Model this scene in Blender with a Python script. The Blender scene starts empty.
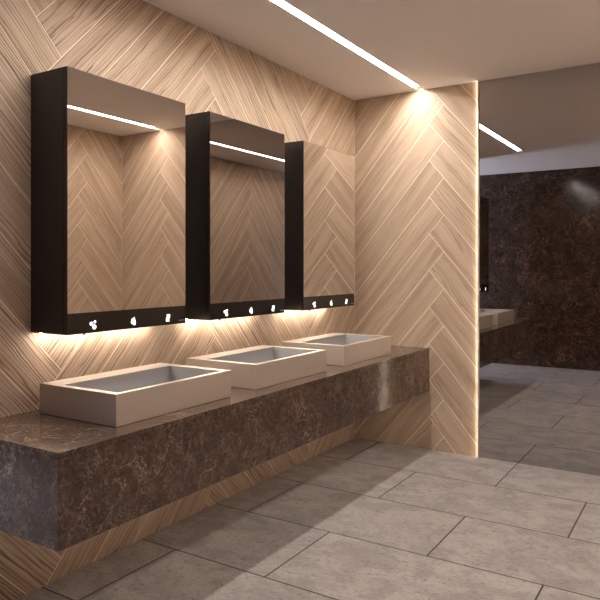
import bpy, bmesh, math, random
from mathutils import Vector
random.seed(7)
S = bpy.context.scene
COL = S.collection
# ------------------------------------------------------------------ camera
H = 2.8            # ceiling height
W = 3.24           # room width
YB = -4.88         # near (marble) wall
cam = bpy.data.cameras.new('camera'); co = bpy.data.objects.new('camera', cam); COL.objects.link(co)
cam.sensor_width = 36.0; cam.sensor_fit = 'HORIZONTAL'
cam.lens = 649.0 / 600 * 36.0
cam.shift_y = (268.28 - 300) / 600.0
cam.clip_start = 0.02
co.location = (2.4881, -4.7991, 1.4066)
co.rotation_euler = (math.radians(90), 0, math.radians(32.2234))
S.camera = co
# ------------------------------------------------------------------ world, exposure, lights
S.view_settings.view_transform = 'Standard'
S.view_settings.look = 'None'
S.view_settings.exposure = 1.03
S.view_settings.gamma = 1.0
S.view_settings.use_curve_mapping = False
w = bpy.data.worlds.new('world'); S.world = w; w.use_nodes = True
w.node_tree.nodes['Background'].inputs[0].default_value = (0.55, 0.65, 1.0, 1)
w.node_tree.nodes['Background'].inputs[1].default_value = 0.5
STRIP = 44.0        # ceiling light strips
STRIP_COL = (1.0, 0.945, 0.885, 1)
UNDER = 30.0        # strips under the mirror cabinets
EDGE = 6.5          # light profile on the free edge of the oak cladding
DAY = 95.0          # cool daylight at the window of the side passage
al = bpy.data.lights.new('daylight', 'AREA'); al.shape = 'RECTANGLE'; al.size = 2.1; al.size_y = 1.3
al.energy = DAY; al.color = (0.80, 0.84, 1.0)
ao = bpy.data.objects.new('daylight', al); COL.objects.link(ao)
ao.location = (-2.85, -4.145, 1.35); ao.rotation_euler = (0, math.radians(-90), 0)

# ------------------------------------------------------------------ helpers
def tag(o, label=None, cat=None, group=None, kind=None):
    if label: o['label'] = label
    if cat: o['category'] = cat
    if group: o['group'] = group
    if kind: o['kind'] = kind
    return o
def empty(name, loc, label, cat, group=None):
    o = bpy.data.objects.new(name, None); COL.objects.link(o); o.location = loc
    o.empty_display_size = 0.1
    return tag(o, label, cat, group)
def obj(name, bm, mats, parent=None, smooth=False):
    me = bpy.data.meshes.new(name); bm.normal_update(); bm.to_mesh(me); bm.free()
    o = bpy.data.objects.new(name, me); COL.objects.link(o)
    for m in (mats if isinstance(mats, (list, tuple)) else [mats]): me.materials.append(m)
    if parent: o.parent = parent
    if smooth:
        for p in me.polygons: p.use_smooth = True
    return o
def box(bm, x0, x1, y0, y1, z0, z1, mi=0):
    vs = [bm.verts.new((x, y, z)) for x in (x0, x1) for y in (y0, y1) for z in (z0, z1)]
    for f in ((0,1,3,2),(4,6,7,5),(0,4,5,1),(2,3,7,6),(0,2,6,4),(1,5,7,3)):
        fc = bm.faces.new([vs[i] for i in f]); fc.material_index = mi
def bevel(o, wd=0.002, seg=2):
    m = o.modifiers.new('bevel', 'BEVEL'); m.width = wd; m.segments = seg; m.limit_method = 'ANGLE'
    m.harden_normals = False
def bx(name, dims, mat, parent=None, bev=None):
    bm = bmesh.new(); box(bm, *dims); bmesh.ops.recalc_face_normals(bm, faces=bm.faces)
    o = obj(name, bm, mat, parent)
    if bev: bevel(o, bev)
    return o
def struct(o): o['kind'] = 'structure'; return o
def copy_tree(o, parent=None):
    c = o.copy(); COL.objects.link(c)
    if parent: c.parent = parent
    for ch in list(o.children): copy_tree(ch, c)
    return c

# ------------------------------------------------------------------ materials
def mat(name):
    m = bpy.data.materials.new(name); m.use_nodes = True
    nt = m.node_tree; b = nt.nodes['Principled BSDF']
    return m, nt, b
def N(nt, t, **k):
    n = nt.nodes.new(t)
    for a, v in k.items(): setattr(n, a, v)
    return n
def L(nt, a, b): nt.links.new(a, b)
def math_(nt, op, a, b=None, c=None):
    n = N(nt, 'ShaderNodeMath', operation=op)
    for i, v in enumerate((a, b, c)):
        if v is None: continue
        if isinstance(v, (int, float)): n.inputs[i].default_value = v
        else: L(nt, v, n.inputs[i])
    return n.outputs[0]
def ramp(nt, fac, stops, interp='LINEAR'):
    r = N(nt, 'ShaderNodeValToRGB'); r.color_ramp.interpolation = interp
    e = r.color_ramp.elements
    while len(e) < len(stops): e.new(0.5)
    for i, (p, c) in enumerate(stops):
        e[i].position = p
        e[i].color = (c[0], c[1], c[2], 1) if isinstance(c, (tuple, list)) else (c, c, c, 1)
    L(nt, fac, r.inputs[0]); return r.outputs[0]
def mixc(nt, fac, a, b, blend='MIX'):
    n = N(nt, 'ShaderNodeMix', data_type='RGBA', blend_type=blend)
    for i, v in ((0, fac), (6, a), (7, b)):
        if isinstance(v, (int, float)): n.inputs[i].default_value = v
        elif isinstance(v, (tuple, list)): n.inputs[i].default_value = (v[0], v[1], v[2], 1)
        else: L(nt, v, n.inputs[i])
    return n.outputs[2]
def noise(nt, vec, scale, detail=3, rough=0.5, dist=0.0):
    n = N(nt, 'ShaderNodeTexNoise'); n.inputs['Scale'].default_value = scale
    n.inputs['Detail'].default_value = detail; n.inputs['Roughness'].default_value = rough
    n.inputs['Distortion'].default_value = dist
    L(nt, vec, n.inputs['Vector']); return n
def simple(name, col, rough=0.5, metal=0.0, spec=None):
    m, nt, b = mat(name)
    b.inputs['Base Color'].default_value = (*col, 1); b.inputs['Roughness'].default_value = rough
    b.inputs['Metallic'].default_value = metal
    if spec is not None: b.inputs['Specular IOR Level'].default_value = spec
    tc = N(nt, 'ShaderNodeTexCoord'); n = noise(nt, tc.outputs['Object'], 40, 3)
    r = math_(nt, 'MULTIPLY_ADD', n.outputs[0], 0.02, rough - 0.01); L(nt, r, b.inputs['Roughness'])
    return m
def emis(name, col, st):
    m, nt, b = mat(name)
    b.inputs['Base Color'].default_value = (0.8, 0.8, 0.8, 1)
    b.inputs['Emission Color'].default_value = col; b.inputs['Emission Strength'].default_value = st
    return m

def wood_mat(name, contrast):
    m, nt, b = mat(name)
    uv = N(nt, 'ShaderNodeUVMap'); uv.uv_map = 'grain'
    at = N(nt, 'ShaderNodeAttribute'); at.attribute_name = 'plank'
    sp = N(nt, 'ShaderNodeSeparateColor'); L(nt, at.outputs['Color'], sp.inputs[0])
    R, G, B = sp.outputs[0], sp.outputs[1], sp.outputs[2]
    s = N(nt, 'ShaderNodeSeparateXYZ'); L(nt, uv.outputs[0], s.inputs[0])
    u, v = s.outputs[0], s.outputs[1]
    # slow warp of the grain across the plank
    c1 = N(nt, 'ShaderNodeCombineXYZ')
    L(nt, math_(nt, 'MULTIPLY', u, 2.2), c1.inputs[0]); L(nt, math_(nt, 'MULTIPLY', v, 7.0), c1.inputs[1]); L(nt, math_(nt, 'MULTIPLY', R, 19), c1.inputs[2])
    w1 = noise(nt, c1.outputs[0], 1.0, 2, 0.45)
    amp = math_(nt, 'MULTIPLY_ADD', G, 0.075, 0.012)
    warp = math_(nt, 'MULTIPLY', math_(nt, 'SUBTRACT', w1.outputs[0], 0.5), amp)
    c1b = N(nt, 'ShaderNodeCombineXYZ')
    L(nt, math_(nt, 'MULTIPLY', u, 9.0), c1b.inputs[0]); L(nt, math_(nt, 'MULTIPLY', v, 20.0), c1b.inputs[1])
    w2 = noise(nt, c1b.outputs[0], 1.0, 2, 0.5)
    warp2 = math_(nt, 'MULTIPLY', math_(nt, 'SUBTRACT', w2.outputs[0], 0.5), 0.007)
    vv = math_(nt, 'ADD', math_(nt, 'ADD', v, warp), warp2)
    # growth lines: thin dark late wood, sharp on one side and fading on the other
    c2 = N(nt, 'ShaderNodeCombineXYZ')
    L(nt, math_(nt, 'MULTIPLY', u, 1.6), c2.inputs[0]); L(nt, math_(nt, 'MULTIPLY', v, 34.0), c2.inputs[1]); L(nt, math_(nt, 'MULTIPLY', G, 31), c2.inputs[2])
    g1 = noise(nt, c2.outputs[0], 1.0, 2, 0.5)
    t_ = math_(nt, 'ADD', math_(nt, 'MULTIPLY', vv, math_(nt, 'MULTIPLY_ADD', B, 40.0, 42.0)), math_(nt, 'MULTIPLY', g1.outputs[0], 2.4))
    fr = math_(nt, 'FRACT', t_)
    prof = ramp(nt, fr, [(0.0, 0.0), (0.12, 0.1), (0.36, 0.85), (0.55, 1.0), (0.92, 0.95), (1.0, 0.0)])
    c5 = N(nt, 'ShaderNodeCombineXYZ')
    L(nt, math_(nt, 'MULTIPLY', u, 1.1), c5.inputs[0]); L(nt, math_(nt, 'MULTIPLY', vv, 24.0), c5.inputs[1]); L(nt, math_(nt, 'MULTIPLY', B, 17), c5.inputs[2])
    g5 = noise(nt, c5.outputs[0], 1.0, 2, 0.5)
    msk = ramp(nt, g5.outputs[0], [(0.36, 0.25), (0.62, 1.0)])
    lines = math_(nt, 'SUBTRACT', 1.0, math_(nt, 'MULTIPLY', math_(nt, 'MULTIPLY', math_(nt, 'SUBTRACT', 1.0, prof), msk), contrast))
    c3 = N(nt, 'ShaderNodeCombineXYZ')
    L(nt, math_(nt, 'MULTIPLY', u, 6), c3.inputs[0]); L(nt, math_(nt, 'MULTIPLY', vv, 420), c3.inputs[1]); L(nt, R, c3.inputs[2])
    g2 = noise(nt, c3.outputs[0], 1.0, 3, 0.6)
    c4 = N(nt, 'ShaderNodeCombineXYZ')
    L(nt, math_(nt, 'MULTIPLY', u, 1.0), c4.inputs[0]); L(nt, math_(nt, 'MULTIPLY', vv, 16), c4.inputs[1]); L(nt, B, c4.inputs[2])
    g3 = noise(nt, c4.outputs[0], 1.0, 2, 0.5)
    base = mixc(nt, ramp(nt, g3.outputs[0], [(0.35, 0.0), (0.65, 1.0)]), (0.54, 0.39, 0.272), (0.71, 0.54, 0.40))
    base = mixc(nt, math_(nt, 'MULTIPLY_ADD', R, 0.35, 0.0), base, (0.50, 0.375, 0.285))
    dark = mixc(nt, 0.5, (0.18, 0.115, 0.075), (0.22, 0.145, 0.098))
    col = mixc(nt, lines, dark, base)
    fine = ramp(nt, g2.outputs[0], [(0.38, 0.80), (0.55, 1.0)])
    col = mixc(nt, 1.0, col, fine, 'MULTIPLY')
    L(nt, col, b.inputs['Base Color'])
    b.inputs['Roughness'].default_value = 0.55
    b.inputs['Specular IOR Level'].default_value = 0.3
    bp = N(nt, 'ShaderNodeBump'); bp.inputs['Strength'].default_value = 0.7; bp.inputs['Distance'].default_value = 0.003
    hgt = math_(nt, 'ADD', lines, math_(nt, 'MULTIPLY', g2.outputs[0], 0.4))
    L(nt, hgt, bp.inputs['Height']); L(nt, bp.outputs[0], b.inputs['Normal'])
    return m

def marble_mat(name, scale, c_dark, c_mid, c_vein, rough, off=(0, 0, 0)):
    m, nt, b = mat(name)
    tc = N(nt, 'ShaderNodeTexCoord')
    mp = N(nt, 'ShaderNodeMapping'); mp.inputs['Scale'].default_value = (scale,) * 3; mp.inputs['Location'].default_value = off
    mp.inputs['Rotation'].default_value = (0.4, 0.7, 0.3)
    L(nt, tc.outputs['Object'], mp.inputs[0]); P = mp.outputs[0]
    n1 = noise(nt, P, 3.0, 5, 0.6)
    add = N(nt, 'ShaderNodeVectorMath', operation='MULTIPLY_ADD')
    L(nt, n1.outputs['Color'], add.inputs[0]); add.inputs[1].default_value = (0.45,) * 3; L(nt, P, add.inputs[2])
    veins = []
    for sc, th in ((7.0, 0.022), (14.0, 0.04)):
        vo = N(nt, 'ShaderNodeTexVoronoi', feature='DISTANCE_TO_EDGE'); vo.inputs['Scale'].default_value = sc
        L(nt, add.outputs[0], vo.inputs['Vector'])
        v_ = ramp(nt, vo.outputs['Distance'], [(0.0, 1.0), (th, 0.0)])
        mk = noise(nt, P, sc * 0.6, 3, 0.6)
        veins.append(math_(nt, 'MULTIPLY', v_, ramp(nt, mk.outputs[0], [(0.40, 0.0), (0.62, 1.0)])))
    for sc, th, ds in ((3.5, 0.010, 0.5), (8.0, 0.015, 0.5), (17.0, 0.020, 0.4)):
        rn = noise(nt, P, sc, 5, 0.6, ds)
        v_ = ramp(nt, math_(nt, 'ABSOLUTE', math_(nt, 'SUBTRACT', rn.outputs[0], 0.5)), [(0.0, 1.0), (th, 0.0)])
        mk = noise(nt, P, sc * 0.7, 2, 0.5)
        veins.append(math_(nt, 'MULTIPLY', v_, ramp(nt, mk.outputs[0], [(0.45, 0.08), (0.60, 1.0)])))
    cloud = noise(nt, P, 5.0, 8, 0.72, 0.6)
    fine = noise(nt, P, 38.0, 5, 0.7, 0.4)
    base = mixc(nt, ramp(nt, cloud.outputs[0], [(0.38, 0.0), (0.66, 1.0)]), c_dark, c_mid)
    base = mixc(nt, ramp(nt, fine.outputs[0], [(0.52, 0.0), (0.75, 0.16)]), base, c_vein)
    vs = None
    for v_, k in zip(veins, (0.6, 0.5, 0.9, 0.6, 0.4)):
        v_ = math_(nt, 'MULTIPLY', v_, k); vs = v_ if vs is None else math_(nt, 'MAXIMUM', vs, v_)
    col = mixc(nt, vs, base, c_vein)
    L(nt, col, b.inputs['Base Color'])
    rr = ramp(nt, fine.outputs[0], [(0.3, max(rough - 0.04, 0.02)), (0.7, rough + 0.04)])
    b.inputs['Specular IOR Level'].default_value = 0.4
    L(nt, rr, b.inputs['Roughness'])
    bp = N(nt, 'ShaderNodeBump'); bp.inputs['Strength'].default_value = 0.08; bp.inputs['Distance'].default_value = 0.002
    L(nt, fine.outputs[0], bp.inputs['Height']); L(nt, bp.outputs[0], b.inputs['Normal'])
    return m

def floor_mat():
    m, nt, b = mat('stone_tiles')
    tc = N(nt, 'ShaderNodeTexCoord')
    mp = N(nt, 'ShaderNodeMapping'); mp.inputs['Location'].default_value = (-0.775 + 1.09 * 20, 0.585 + 0.6 * 40, 0)
    L(nt, tc.outputs['Object'], mp.inputs[0])
    br = N(nt, 'ShaderNodeTexBrick'); br.offset = 0.5; br.offset_frequency = 2; br.squash = 1.0
    br.inputs['Scale'].default_value = 1.0; br.inputs['Brick Width'].default_value = 1.09; br.inputs['Row Height'].default_value = 0.6
    br.inputs['Mortar Size'].default_value = 0.0042; br.inputs['Mortar Smooth'].default_value = 0.15; br.inputs['Bias'].default_value = 0
    br.inputs['Color1'].default_value = (0, 0, 0, 1); br.inputs['Color2'].default_value = (1, 1, 1, 1); br.inputs['Mortar'].default_value = (0, 0, 0, 1)
    L(nt, mp.outputs[0], br.inputs['Vector'])
    # move the stone pattern from tile to tile
    off = N(nt, 'ShaderNodeVectorMath', operation='MULTIPLY_ADD')
    L(nt, br.outputs['Color'], off.inputs[0]); off.inputs[1].default_value = (13, 7, 5); L(nt, tc.outputs['Object'], off.inputs[2])
    P = off.outputs[0]
    st = N(nt, 'ShaderNodeMapping'); st.inputs['Scale'].default_value = (1.3, 1.9, 1); L(nt, P, st.inputs[0])
    n1 = noise(nt, st.outputs[0], 3.5, 7, 0.68, 0.5)
    n2 = noise(nt, st.outputs[0], 32, 6, 0.75, 0.8)
    n3 = noise(nt, P, 150, 3, 0.6)
    c = mixc(nt, ramp(nt, n1.outputs[0], [(0.42, 0.0), (0.58, 1.0)]), (0.30, 0.265, 0.248), (0.40, 0.355, 0.332))
    pit = ramp(nt, n2.outputs[0], [(0.38, 0.6), (0.47, 1.0)])
    c = mixc(nt, 1.0, c, pit, 'MULTIPLY')
    c = mixc(nt, 1.0, c, ramp(nt, n3.outputs[0], [(0.3, 0.9), (0.7, 1.06)]), 'MULTIPLY')
    tone = mixc(nt, br.outputs['Color'], (0.93, 0.93, 0.93), (1.05, 1.04, 1.03))
    c = mixc(nt, 1.0, c, tone, 'MULTIPLY')
    c = mixc(nt, br.outputs['Fac'], c, (0.020, 0.016, 0.013))
    L(nt, c, b.inputs['Base Color'])
    b.inputs['Roughness'].default_value = 0.55; b.inputs['Specular IOR Level'].default_value = 0.35
    hgt = math_(nt, 'SUBTRACT', math_(nt, 'MULTIPLY', pit, 0.3), math_(nt, 'MULTIPLY', br.outputs['Fac'], 1.0))
    bp = N(nt, 'ShaderNodeBump'); bp.inputs['Strength'].default_value = 0.4; bp.inputs['Distance'].default_value = 0.002
    L(nt, hgt, bp.inputs['Height']); L(nt, bp.outputs[0], b.inputs['Normal'])
    return m

def mirror_mat(name, tint, rough=0.0):
    m, nt, b = mat(name)
    b.inputs['Base Color'].default_value = (*tint, 1); b.inputs['Metallic'].default_value = 1.0
    b.inputs['Roughness'].default_value = rough
    return m

M = dict(
    oak=wood_mat('oak_planks', 1.0), oakfine=wood_mat('fine_oak_planks', 0.5),
    groove=simple('oak_groove', (0.95, 0.82, 0.68), 0.6),
    paint=simple('ceiling_paint', (0.87, 0.82, 0.785), 0.85),
    floor=floor_mat(),
    counter=marble_mat('brown_marble', 1.7, (0.054, 0.032, 0.021), (0.100, 0.062, 0.042), (0.42, 0.30, 0.225), 0.13),
    wallstone=marble_mat('dark_marble', 1.4, (0.016, 0.008, 0.005), (0.045, 0.022, 0.013), (0.26, 0.145, 0.085), 0.14, (3, 5, 1)),
    basin=simple('satin_beige_enamel', (0.58, 0.495, 0.425), 0.33, 0.25),
    liner=simple('grey_satin_liner', (0.42, 0.41, 0.415), 0.32, 0.4),
    black=simple('black_lacquer', (0.018, 0.0145, 0.013), 0.30),
    band=simple('black_glass', (0.014, 0.011, 0.010), 0.12),
    steel=simple('brushed_steel', (0.55, 0.5, 0.45), 0.3, 1.0),
    dark=simple('dark_metal', (0.03, 0.028, 0.026), 0.4, 0.8),
    mirror=mirror_mat('clear_mirror', (0.66, 0.62, 0.585)),
    tinted=mirror_mat('tinted_mirror', (0.50, 0.485, 0.48)),
    strip=emis('strip_diffuser', STRIP_COL, STRIP),
    trim=simple('white_trim', (0.75, 0.70, 0.62), 0.5),
    under=emis('warm_led', (1.0, 0.88, 0.75, 1), UNDER),
    edge=emis('edge_led', (1.0, 0.86, 0.70, 1), EDGE),
    underfill=emis('added_fill_glow', (1.0, 0.86, 0.70, 1), 0.22),  # faint glow for the added fill panel below the vanity
    icon=emis('lit_icon', (1.0, 1.0, 1.0, 1), 1.6),
    mark=simple('grey_print', (0.22, 0.20, 0.19), 0.5),
    concrete=simple('outer_plaster', (0.6, 0.6, 0.62), 0.8),
)

# ------------------------------------------------------------------ herringbone cladding
def clip(poly, a, b_, c):            # keep a*x + b*y <= c
    out = []
    for i in range(len(poly)):
        p, q = poly[i], poly[(i + 1) % len(poly)]
        dp, dq = a * p[0] + b_ * p[1] - c, a * q[0] + b_ * q[1] - c
        if dp <= 0: out.append(p)
        if (dp < 0 < dq) or (dq < 0 < dp):
            t = dp / (dp - dq); out.append((p[0] + t * (q[0] - p[0]), p[1] + t * (q[1] - p[1])))
    return out
def inset(poly, d):
    res = poly; n = len(poly)
    area = sum(poly[i][0] * poly[(i + 1) % n][1] - poly[(i + 1) % n][0] * poly[i][1] for i in range(n)) / 2
    sg = 1 if area > 0 else -1
    pts = []
    for i in range(n):
        p0, p1, p2 = poly[i - 1], poly[i], poly[(i + 1) % n]
        e1 = Vector((p1[0] - p0[0], p1[1] - p0[1])); e2 = Vector((p2[0] - p1[0], p2[1] - p1[1]))
        if e1.length < 1e-5 or e2.length < 1e-5: return None
        e1.normalize(); e2.normalize()
        n1 = Vector((-e1.y, e1.x)) * sg; n2 = Vector((-e2.y, e2.x)) * sg
        k = n1 + n2
        if k.length < 0.3: return None
        k = k / k.length_squared * 2 * d
        pts.append((p1[0] + k.x, p1[1] + k.y))
    return pts
PV = 0.2845
def cladding(bm, a0, a1, z0, z1, anchor, spacing, slope, mapf, first='A'):
    """oak planks in herringbone; mapf(a, z, depth) gives the world point"""
    uvl = bm.loops.layers.uv.get('grain') or bm.loops.layers.uv.new('grain')
    cl = bm.loops.layers.float_color.get('plank') or bm.loops.layers.float_color.new('plank')
    dz = PV / 2; dx = dz / slope
    aR, zR = anchor
    n_left = int((aR - a0) / spacing) + 2; n_right = int((a1 - aR) / spacing) + 2
    cs = {0: (aR, zR, first)}
    typ = first
    for d, cnt in ((-1, n_left), (1, n_right)):
        a_, z_, t_ = cs[0]
        for i in range(1, cnt + 1):
            # slope of the column between: right of A goes down, left of A goes down
            sgn = -1 if t_ == 'A' else 1
            a_ += d * spacing; z_ += sgn * slope * spacing; t_ = 'V' if t_ == 'A' else 'A'
            cs[d * i] = (a_, z_, t_)
    ks = sorted(cs)
    for k0, k1 in zip(ks[:-1], ks[1:]):
        l, r = cs[k0], cs[k1]
        up = (l[2] == 'V')
        for k in range(-30, 31):
            ends = []
            for (a_, z_, t_) in (l, r):
                z = z_ + k * PV
                if up: ends.append(((a_ - dx, z - dz), (a_, z - PV)))
                else: ends.append(((a_, z), (a_ - dx, z - dz)))
            q = [ends[0][0], ends[0][1], ends[1][1], ends[1][0]]
            q = inset(q, 0.0021)
            if not q: continue
            for h in ((-1, 0, -a0), (1, 0, a1), (0, -1, -z0), (0, 1, z1)):
                q = clip(q, *h)
                if len(q) < 3: break
            if len(q) < 3: continue
            qq = [q[0]]
            for p in q[1:]:
                if (Vector(p) - Vector(qq[-1])).length > 1e-3: qq.append(p)
            if (Vector(qq[0]) - Vector(qq[-1])).length < 1e-3: qq.pop()
            if len(qq) < 3: continue
            ar = abs(sum(qq[i][0] * qq[(i + 1) % len(qq)][1] - qq[(i + 1) % len(qq)][0] * qq[i][1] for i in range(len(qq)))) / 2
            if ar < 3e-4: continue
            inn = inset(qq, 0.0016)
            if not inn: inn = qq
            cu = (1, slope if up else -slope); nn = math.hypot(*cu); cu = (cu[0] / nn, cu[1] / nn)
            ro = random.random() * 40; rc = (random.random(), random.random() ** 1.5, random.random(), 1)
            vo = [bm.verts.new(mapf(p[0], p[1], -0.0018)) for p in qq]
            vi = [bm.verts.new(mapf(p[0], p[1], 0.0)) for p in inn]
            fs = [(bm.faces.new(vi), inn)]
            for i in range(len(qq)):
                j = (i + 1) % len(qq)
                fs.append((bm.faces.new([vo[i], vo[j], vi[j], vi[i]]), [qq[i], qq[j], inn[j], inn[i]]))
            for f, pp in fs:
                f.material_index = 0
                for lp, p in zip(f.loops, pp):
                    lp[uvl].uv = (p[0] * cu[0] + p[1] * cu[1] + ro, -p[0] * cu[1] + p[1] * cu[0] + ro * 0.37)
                    lp[cl] = rc
def clad_wall(name, specs, boxes, facing):
    bm = bmesh.new()
    for b_ in boxes: box(bm, *b_, mi=1)
    for sp in specs: cladding(bm, *sp)
    bmesh.ops.recalc_face_normals(bm, faces=[f for f in bm.faces if f.material_index == 1])
    f3 = Vector(facing)
    bm.normal_update()
    fl = [f for f in bm.faces if f.material_index == 0 and f.normal.dot(f3) < 0]
    bmesh.ops.reverse_faces(bm, faces=fl)
    return struct(obj(name, bm, [M['oak' if name == 'wall_left' else 'oakfine'], M['groove']]))
XE = 1.039
YL = -3.41
clad_wall('wall_left', [(YL, 0.0, 0.0, H, (-1.794, 1.0), 1.0875, 1.10, lambda a, z, d: (d, a, z))],
          [(-0.12, -0.0018, YL, 0.12, 0.0, H)], (1, 0, 0))
clad_wall('wall_far', [(0.0, XE, 0.0, H, (0.767, 2.672), 1.09, 1.20, lambda a, z, d: (a, -d, z)),
                       (W - XE, W, 0.0, H, (2.69, 2.672), 1.09, 1.20, lambda a, z, d: (a, -d, z))],
          [(-0.0018, XE, 0.0018, 0.13, 0.0, H), (W - XE, W + 0.0018, 0.0018, 0.13, 0.0, H), (XE, W - XE, 0.02, 0.13, 0.0, H)], (0, -1, 0))
mr = lambda a, z, d: (W - d, a, z)
clad_wall('wall_right', [(YB, 0.0, 0.0, H, (-0.45, 2.55), 0.87, 1.20, mr)], [(W + 0.0018, W + 0.12, YB, 0.12, 0, H)], (-1, 0, 0))
# marble wall behind the camera: three courses of slabs
bm = bmesh.new()
XP = -2.6       # far end of the side passage
box(bm, XP, W + 0.12, YB - 0.14, YB - 0.006, 0, H, 1)
xs = [XP, -1.45, 0.0, 1.45, 2.9, W]; zs = [0.0, 0.22, 2.54, H]
for i in range(len(xs) - 1):
    for j in range(3):
        box(bm, xs[i] + 0.0006, xs[i + 1] - 0.0006, YB - 0.006, YB, zs[j] + 0.0006, zs[j + 1] - 0.0006, 0)
bmesh.ops.recalc_face_normals(bm, faces=bm.faces)
struct(obj('wall_near', bm, [M['wallstone'], M['dark']]))
struct(bx('floor', (XP - 0.12, W + 0.12, YB - 0.14, 0.13, -0.12, 0.0), M['floor']))

# ------------------------------------------------------------------ ceiling with two slots for the light strips
SX = ((0.552, 0.620), (W - 0.620, W - 0.552)); SY0 = -3.111
bm = bmesh.new()
xs = [-0.12, SX[0][0], SX[0][1], SX[1][0], SX[1][1], W + 0.12]
box(bm, XP - 0.12, xs[5], YB - 0.14, SY0, H, H + 0.12)
box(bm, xs[0], xs[5], 0.0, 0.13, H, H + 0.12)
for a, b_ in ((0, 1), (2, 3), (4, 5)): box(bm, xs[a], xs[b_], SY0, 0.0, H, H + 0.12)
for a, b_ in ((1, 2), (3, 4)): box(bm, xs[a], xs[b_], SY0, 0.0, H + 0.04, H + 0.12)
bmesh.ops.recalc_face_normals(bm, faces=bm.faces)
struct(obj('ceiling', bm, M['paint']))
for i, (x0, x1) in enumerate(SX):
    lab = ('long recessed white light strip in the ceiling above the floating marble vanity',
           'long ceiling light strip near the right-hand wall, seen reflected in the nearest cabinet mirror')[i]
    t = empty('ceiling_light', ((x0 + x1) / 2, SY0 / 2, H), lab, 'ceiling light')
    hx = (x1 - x0) / 2; hy = -SY0 / 2
    bm = bmesh.new(); e = 0.008
    for b_ in ((-hx, -hx + e, -hy, hy), (hx - e, hx, -hy, hy), (-hx + e, hx - e, -hy, -hy + e), (-hx + e, hx - e, hy - e, hy)):
        box(bm, *b_, -0.001, 0.035)
    bmesh.ops.recalc_face_normals(bm, faces=bm.faces)
    box(bm, -hx + e, hx - e, hy - 0.09, hy - e, 0.014, 0.024)
    bmesh.ops.recalc_face_normals(bm, faces=bm.faces)
    obj('frame', bm, M['trim'], t)
    bx('diffuser', (-hx + e, hx - e, -hy + e, hy - 0.0905, 0.012, 0.022), M['strip'], t)

# side passage left of the vanity: return wall and end wall with a window
struct(bx('wall_passage', (XP, -0.121, YL, YL + 0.12, 0, H), M['concrete']))
WY0, WY1, WZ0, WZ1 = -4.75, -3.54, 0.35, 2.45
bm = bmesh.new()
for b_ in ((YB, WY0, 0, H), (WY1, YL + 0.12, 0, H), (WY0, WY1, 0, WZ0), (WY0, WY1, WZ1, H)):
    box(bm, XP - 0.12, XP, *b_)
bmesh.ops.recalc_face_normals(bm, faces=bm.faces)
struct(obj('wall_window_side', bm, M['concrete']))
t = tag(empty('window_1', (XP - 0.06, (WY0 + WY1) / 2, 0), None, None), kind='structure')
bm = bmesh.new(); hw = (WY1 - WY0) / 2; f = 0.045
for b_ in ((-hw, -hw + f, WZ0, WZ1), (hw - f, hw, WZ0, WZ1), (-hw + f, hw - f, WZ1 - f, WZ1), (-hw + f, hw - f, WZ0, WZ0 + f)):
    box(bm, -0.03, 0.03, *b_)
bmesh.ops.recalc_face_normals(bm, faces=bm.faces)
obj('window_frame', bm, M['dark'], t)
gm, nt, b_ = mat('clear_glass')
tr = N(nt, 'ShaderNodeBsdfTransparent'); gl = N(nt, 'ShaderNodeBsdfGlossy'); gl.inputs['Roughness'].default_value = 0.02
mx = N(nt, 'ShaderNodeMixShader'); mx.inputs[0].default_value = 0.07
L(nt, tr.outputs[0], mx.inputs[1]); L(nt, gl.outputs[0], mx.inputs[2]); L(nt, mx.outputs[0], nt.nodes['Material Output'].inputs[0])
bx('pane', (-0.004, 0.004, -hw + f, hw - f, WZ0 + f, WZ1 - f), gm, t)

# ------------------------------------------------------------------ tinted mirror panel and the lit edge profile
t = empty('wall_mirror', (W / 2, 0.0, 0), 'tall smoke-tinted mirror panel filling the far wall beside the oak cladding, floor to ceiling', 'mirror')
bx('mirror_glass', (XE + 0.001 - W / 2, W / 2 - XE - 0.001, 0.0, 0.006, 0.0005, H - 0.0005), M['tinted'], t)
bx('backing_board', (XE + 0.001 - W / 2, W / 2 - XE - 0.001, 0.006, 0.0195, 0.0005, H - 0.0005), M['dark'], t)
for i, (x, s) in enumerate(((XE, 1), (W - XE, -1))):
    lab = ('slim vertical light profile on the oak cladding edge, touching the tinted mirror left side',
           'slim vertical light profile right of the tinted mirror, seen only reflected in a cabinet mirror')[i]
    t = empty('edge_light', (x, 0.0, 0), lab, 'light')
    xa, xb = sorted((0.0, -s * 0.004)); xc, xd = sorted((-s * 0.004, -s * 0.0055)); xe, xf = sorted((-s * 0.0042, -s * 0.007))
    bx('profile', (xa, xb, -0.016, -0.0005, 0.001, H - 0.001), M['trim'], t)
    bx('front_lip', (xe, xf, -0.016, -0.0145, 0.001, H - 0.001), M['steel'], t)
    bx('diffuser', (xc, xd, -0.014, -0.0015, 0.002, H - 0.002), M['edge'], t)

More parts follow.
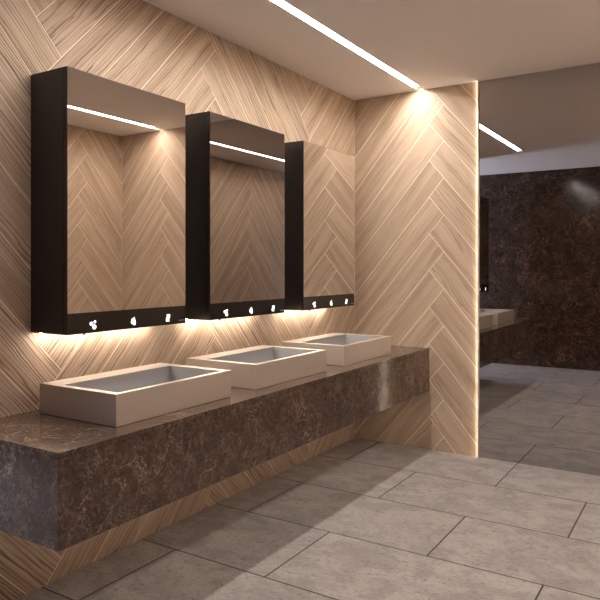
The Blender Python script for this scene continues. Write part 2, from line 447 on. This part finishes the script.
# ------------------------------------------------------------------ floating vanity
VX, VY0, VZ0, VZ1 = 0.649, -3.394, 0.4585, 0.788
t = empty('floating_vanity', (0.0, 0.0, 0.0), 'long floating brown marble vanity slab mounted on the left oak wall under the basins', 'vanity counter')
th = 0.02; g = 0.0006
bx('countertop', (0.0005, VX, VY0, -0.0005, VZ1 - th, VZ1), M['counter'], t, 0.0008)
def prism(name, pts, z0, z1, m, parent):
    bm = bmesh.new()
    a = [bm.verts.new((x, y, z0)) for x, y in pts]; c = [bm.verts.new((x, y, z1)) for x, y in pts]
    bm.faces.new(a); bm.faces.new(c[::-1])
    for i in range(len(pts)):
        j = (i + 1) % len(pts); bm.faces.new((a[i], a[j], c[j], c[i]))
    bmesh.ops.recalc_face_normals(bm, faces=bm.faces)
    o = obj(name, bm, m, parent); bevel(o, 0.0006); return o
prism('front_panel', [(VX, VY0 + g), (VX, -0.0005), (VX - th, -0.0005), (VX - th, VY0 + th + g)], VZ0, VZ1 - th - g, M['counter'], t)
prism('end_panel', [(0.0005, VY0), (VX - g, VY0), (VX - th - g, VY0 + th), (0.0005, VY0 + th)], VZ0, VZ1 - th - g, M['counter'], t)
bx('underside_panel', (0.0005, VX - th - g, VY0 + th + g, -0.0005, VZ0, VZ0 + 0.012), M['dark'], t)
bx('added_fill_panel', (0.12, 0.52, VY0 + 0.08, -0.1, VZ0 - 0.004, VZ0 - 0.0003), M['underfill'], t)  # unseen glowing panel, added to lift the shade under the vanity

# ------------------------------------------------------------------ basins
BX0, BX1, BH = 0.070, 0.541, 0.127
def make_basin():
    t = empty('wash_basin', (0, 0, 0), None, 'wash basin', 'rectangular basins on the vanity')
    w_ = BX1 - BX0; l_ = 0.716
    bm = bmesh.new()
    # outer shell, rim and hollow trough whose floor slopes to the drain slot
    x0, x1, y0, y1 = 0, w_, 0, l_
    ix0, ix1, iy0, iy1 = 0.115, w_ - 0.028, 0.034, l_ - 0.040
    o0 = [bm.verts.new((x, y, 0.0)) for x, y in ((x0, y0), (x1, y0), (x1, y1), (x0, y1))]
    o1 = [bm.verts.new((x, y, BH)) for x, y in ((x0, y0), (x1, y0), (x1, y1), (x0, y1))]
    i1 = [bm.verts.new((x, y, BH)) for x, y in ((ix0, iy0), (ix1, iy0), (ix1, iy1), (ix0, iy1))]
    i0 = [bm.verts.new((x, y, z)) for x, y, z in ((ix0 + .006, iy0 + .006, .035), (ix1 - .006, iy0 + .006, .045), (ix1 - .006, iy1 - .006, .045), (ix0 + .006, iy1 - .006, .035))]
    bm.faces.new(o0[::-1]); bm.faces.new(i0)
    for i in range(4):
        j = (i + 1) % 4
        bm.faces.new((o0[i], o0[j], o1[j], o1[i])); bm.faces.new((o1[i], o1[j], i1[j], i1[i])); bm.faces.new((i1[i], i1[j], i0[j], i0[i]))
    for f_ in bm.faces:
        if sum(v in i0 for v in f_.verts) >= 2: f_.material_index = 1
    bmesh.ops.recalc_face_normals(bm, faces=bm.faces)
    o = obj('bowl', bm, [M['basin'], M['liner']], t); bevel(o, 0.0018, 2)
    bx('drain', (ix0 + 0.02, ix0 + 0.05, l_ / 2 - 0.11, l_ / 2 + 0.11, 0.034, 0.0385), M['steel'], t)
    return t
BY = (-3.048, -2.130, -1.191)
BL = ('beige rectangular basin nearest the viewer, at the open end of the vanity',
      'middle beige rectangular basin of the three on the marble vanity',
      'farthest beige rectangular basin, beside the oak-clad end wall')
b0 = make_basin()
for i, y in enumerate(BY):
    o = b0 if i == 0 else copy_tree(b0)
    o.location = (BX0, y, VZ1 + 0.0008); o['label'] = BL[i]

# ------------------------------------------------------------------ mirror cabinets
CZ0, CZ1, CM, CD = 1.1285, 2.2445, 1.2177, 0.2395
CW = 0.72
def disc(bm, cy, cz, r, x, th=0.0006, n=20):
    a = [bm.verts.new((x, cy + r * math.cos(q * 2 * math.pi / n), cz + r * math.sin(q * 2 * math.pi / n))) for q in range(n)]
    b_ = [bm.verts.new((x + th, v.co.y, v.co.z)) for v in a]
    bm.faces.new(a); bm.faces.new(b_[::-1])
    for i in range(n): bm.faces.new((a[i], a[(i + 1) % n], b_[(i + 1) % n], b_[i]))
def poly(bm, pts, x, th=0.0006):
    a = [bm.verts.new((x, p[0], p[1])) for p in pts]; b_ = [bm.verts.new((x + th, p[0], p[1])) for p in pts]
    bm.faces.new(a); bm.faces.new(b_[::-1]); n = len(pts)
    for i in range(n): bm.faces.new((a[i], a[(i + 1) % n], b_[(i + 1) % n], b_[i]))
def drop(cy, cz, r, h, n=18):
    pts = []
    for q in range(n + 1):
        a = math.radians(-215 + 250 * q / n)
        pts.append((cy + r * math.cos(a), cz + r * math.sin(a)))
    pts.append((cy, cz + h)); return pts
def wave(cy, cz, hh, amp, wd, n=14):
    l = [(cy - wd / 2 + amp * math.sin(2 * math.pi * i / n), cz + hh / 2 - hh * i / n) for i in range(n + 1)]
    r = [(p[0] + wd, p[1]) for p in l]
    return l, r
def make_cabinet():
    t = empty('mirror_cabinet', (0, 0, 0), None, 'mirror cabinet', 'mirror cabinets on the oak wall')
    xb = CD - 0.022
    bx('body', (0.0005, xb, 0.0, CW, CZ0, CZ1), M['black'], t, 0.001)
    d = bx('door', (xb + 0.0022, CD - 0.001, 0.0, CW, CZ0, CZ1), M['black'], t, 0.0008)
    bx('mirror', (CD - 0.0009, CD, 0.0035, CW - 0.001, CM, CZ1 - 0.0015), M['mirror'], d)['label'] = 'clear mirror covering the upper cabinet front'
    p = bx('control_panel', (CD - 0.0009, CD, 0.0035, CW - 0.001, CZ0 + 0.001, CM - 0.0005), M['band'], d)
    p['label'] = 'black glass band with three lit symbols'
    zc = 1.163
    def icon(name, bm, lab, m=M['icon']):
        bmesh.ops.recalc_face_normals(bm, faces=bm.faces)
        o = obj(name, bm, m, t); o['label'] = lab; return o
    bm = bmesh.new(); x = CD + 0.0002
    disc(bm, 0.126, zc + 0.005, 0.0078, x); disc(bm, 0.145, zc + 0.012, 0.0058, x); disc(bm, 0.142, zc - 0.010, 0.0098, x)
    icon('soap_symbol', bm, 'lit white soap bubble symbol')
    bm = bmesh.new()
    poly(bm, drop(0.372, zc - 0.010, 0.0090, 0.030), x); poly(bm, drop(0.359, zc - 0.005, 0.0065, 0.020), x + 0.0008)
    icon('water_symbol', bm, 'lit white water drop symbol')
    bm = bmesh.new()
    for k in (-0.007, 0.006):
        l, r = wave(0.594 + k, zc, 0.034, 0.0042, 0.0068)
        for i in range(len(l) - 1): poly(bm, [l[i], r[i], r[i + 1], l[i + 1]], x)
    icon('dryer_symbol', bm, 'lit white wavy hand dryer symbol')
    bm = bmesh.new(); y = 0.672
    for k in range(5): box(bm, x, x + 0.0003, y + k * 0.0075, y + k * 0.0075 + 0.0055, 1.1425, 1.1485)
    icon('printed_mark', bm, 'tiny grey printed lettering', M['mark'])
    # underside: light strip at the wall and the outlet nozzle
    bx('light_strip', (0.035, 0.050, 0.02, CW - 0.02, CZ0 - 0.004, CZ0 - 0.0005), M['under'], t)
    for k in (0.1,):
        bm = bmesh.new()
        bmesh.ops.create_cone(bm, cap_ends=True, segments=16, radius1=0.006, radius2=0.008, depth=0.006)
        bmesh.ops.translate(bm, verts=bm.verts, vec=(CD - 0.015, k, CZ0 - 0.0035))
        obj('outlet_nozzle', bm, M['dark'], t)
    return t
CY = (-3.0416, -2.1320, -1.1885)
CLB = ('black mirror cabinet nearest the viewer, its mirror showing an oak wall corner',
       'middle black mirror cabinet of the three, its mirror showing a dark herringbone wall',
       'farthest black mirror cabinet, beside the corner, its mirror showing pale herringbone planks')
c0 = make_cabinet()
for i, y in enumerate(CY):
    o = c0 if i == 0 else copy_tree(c0)
    o.location = (0, y, 0); o['label'] = CLB[i]
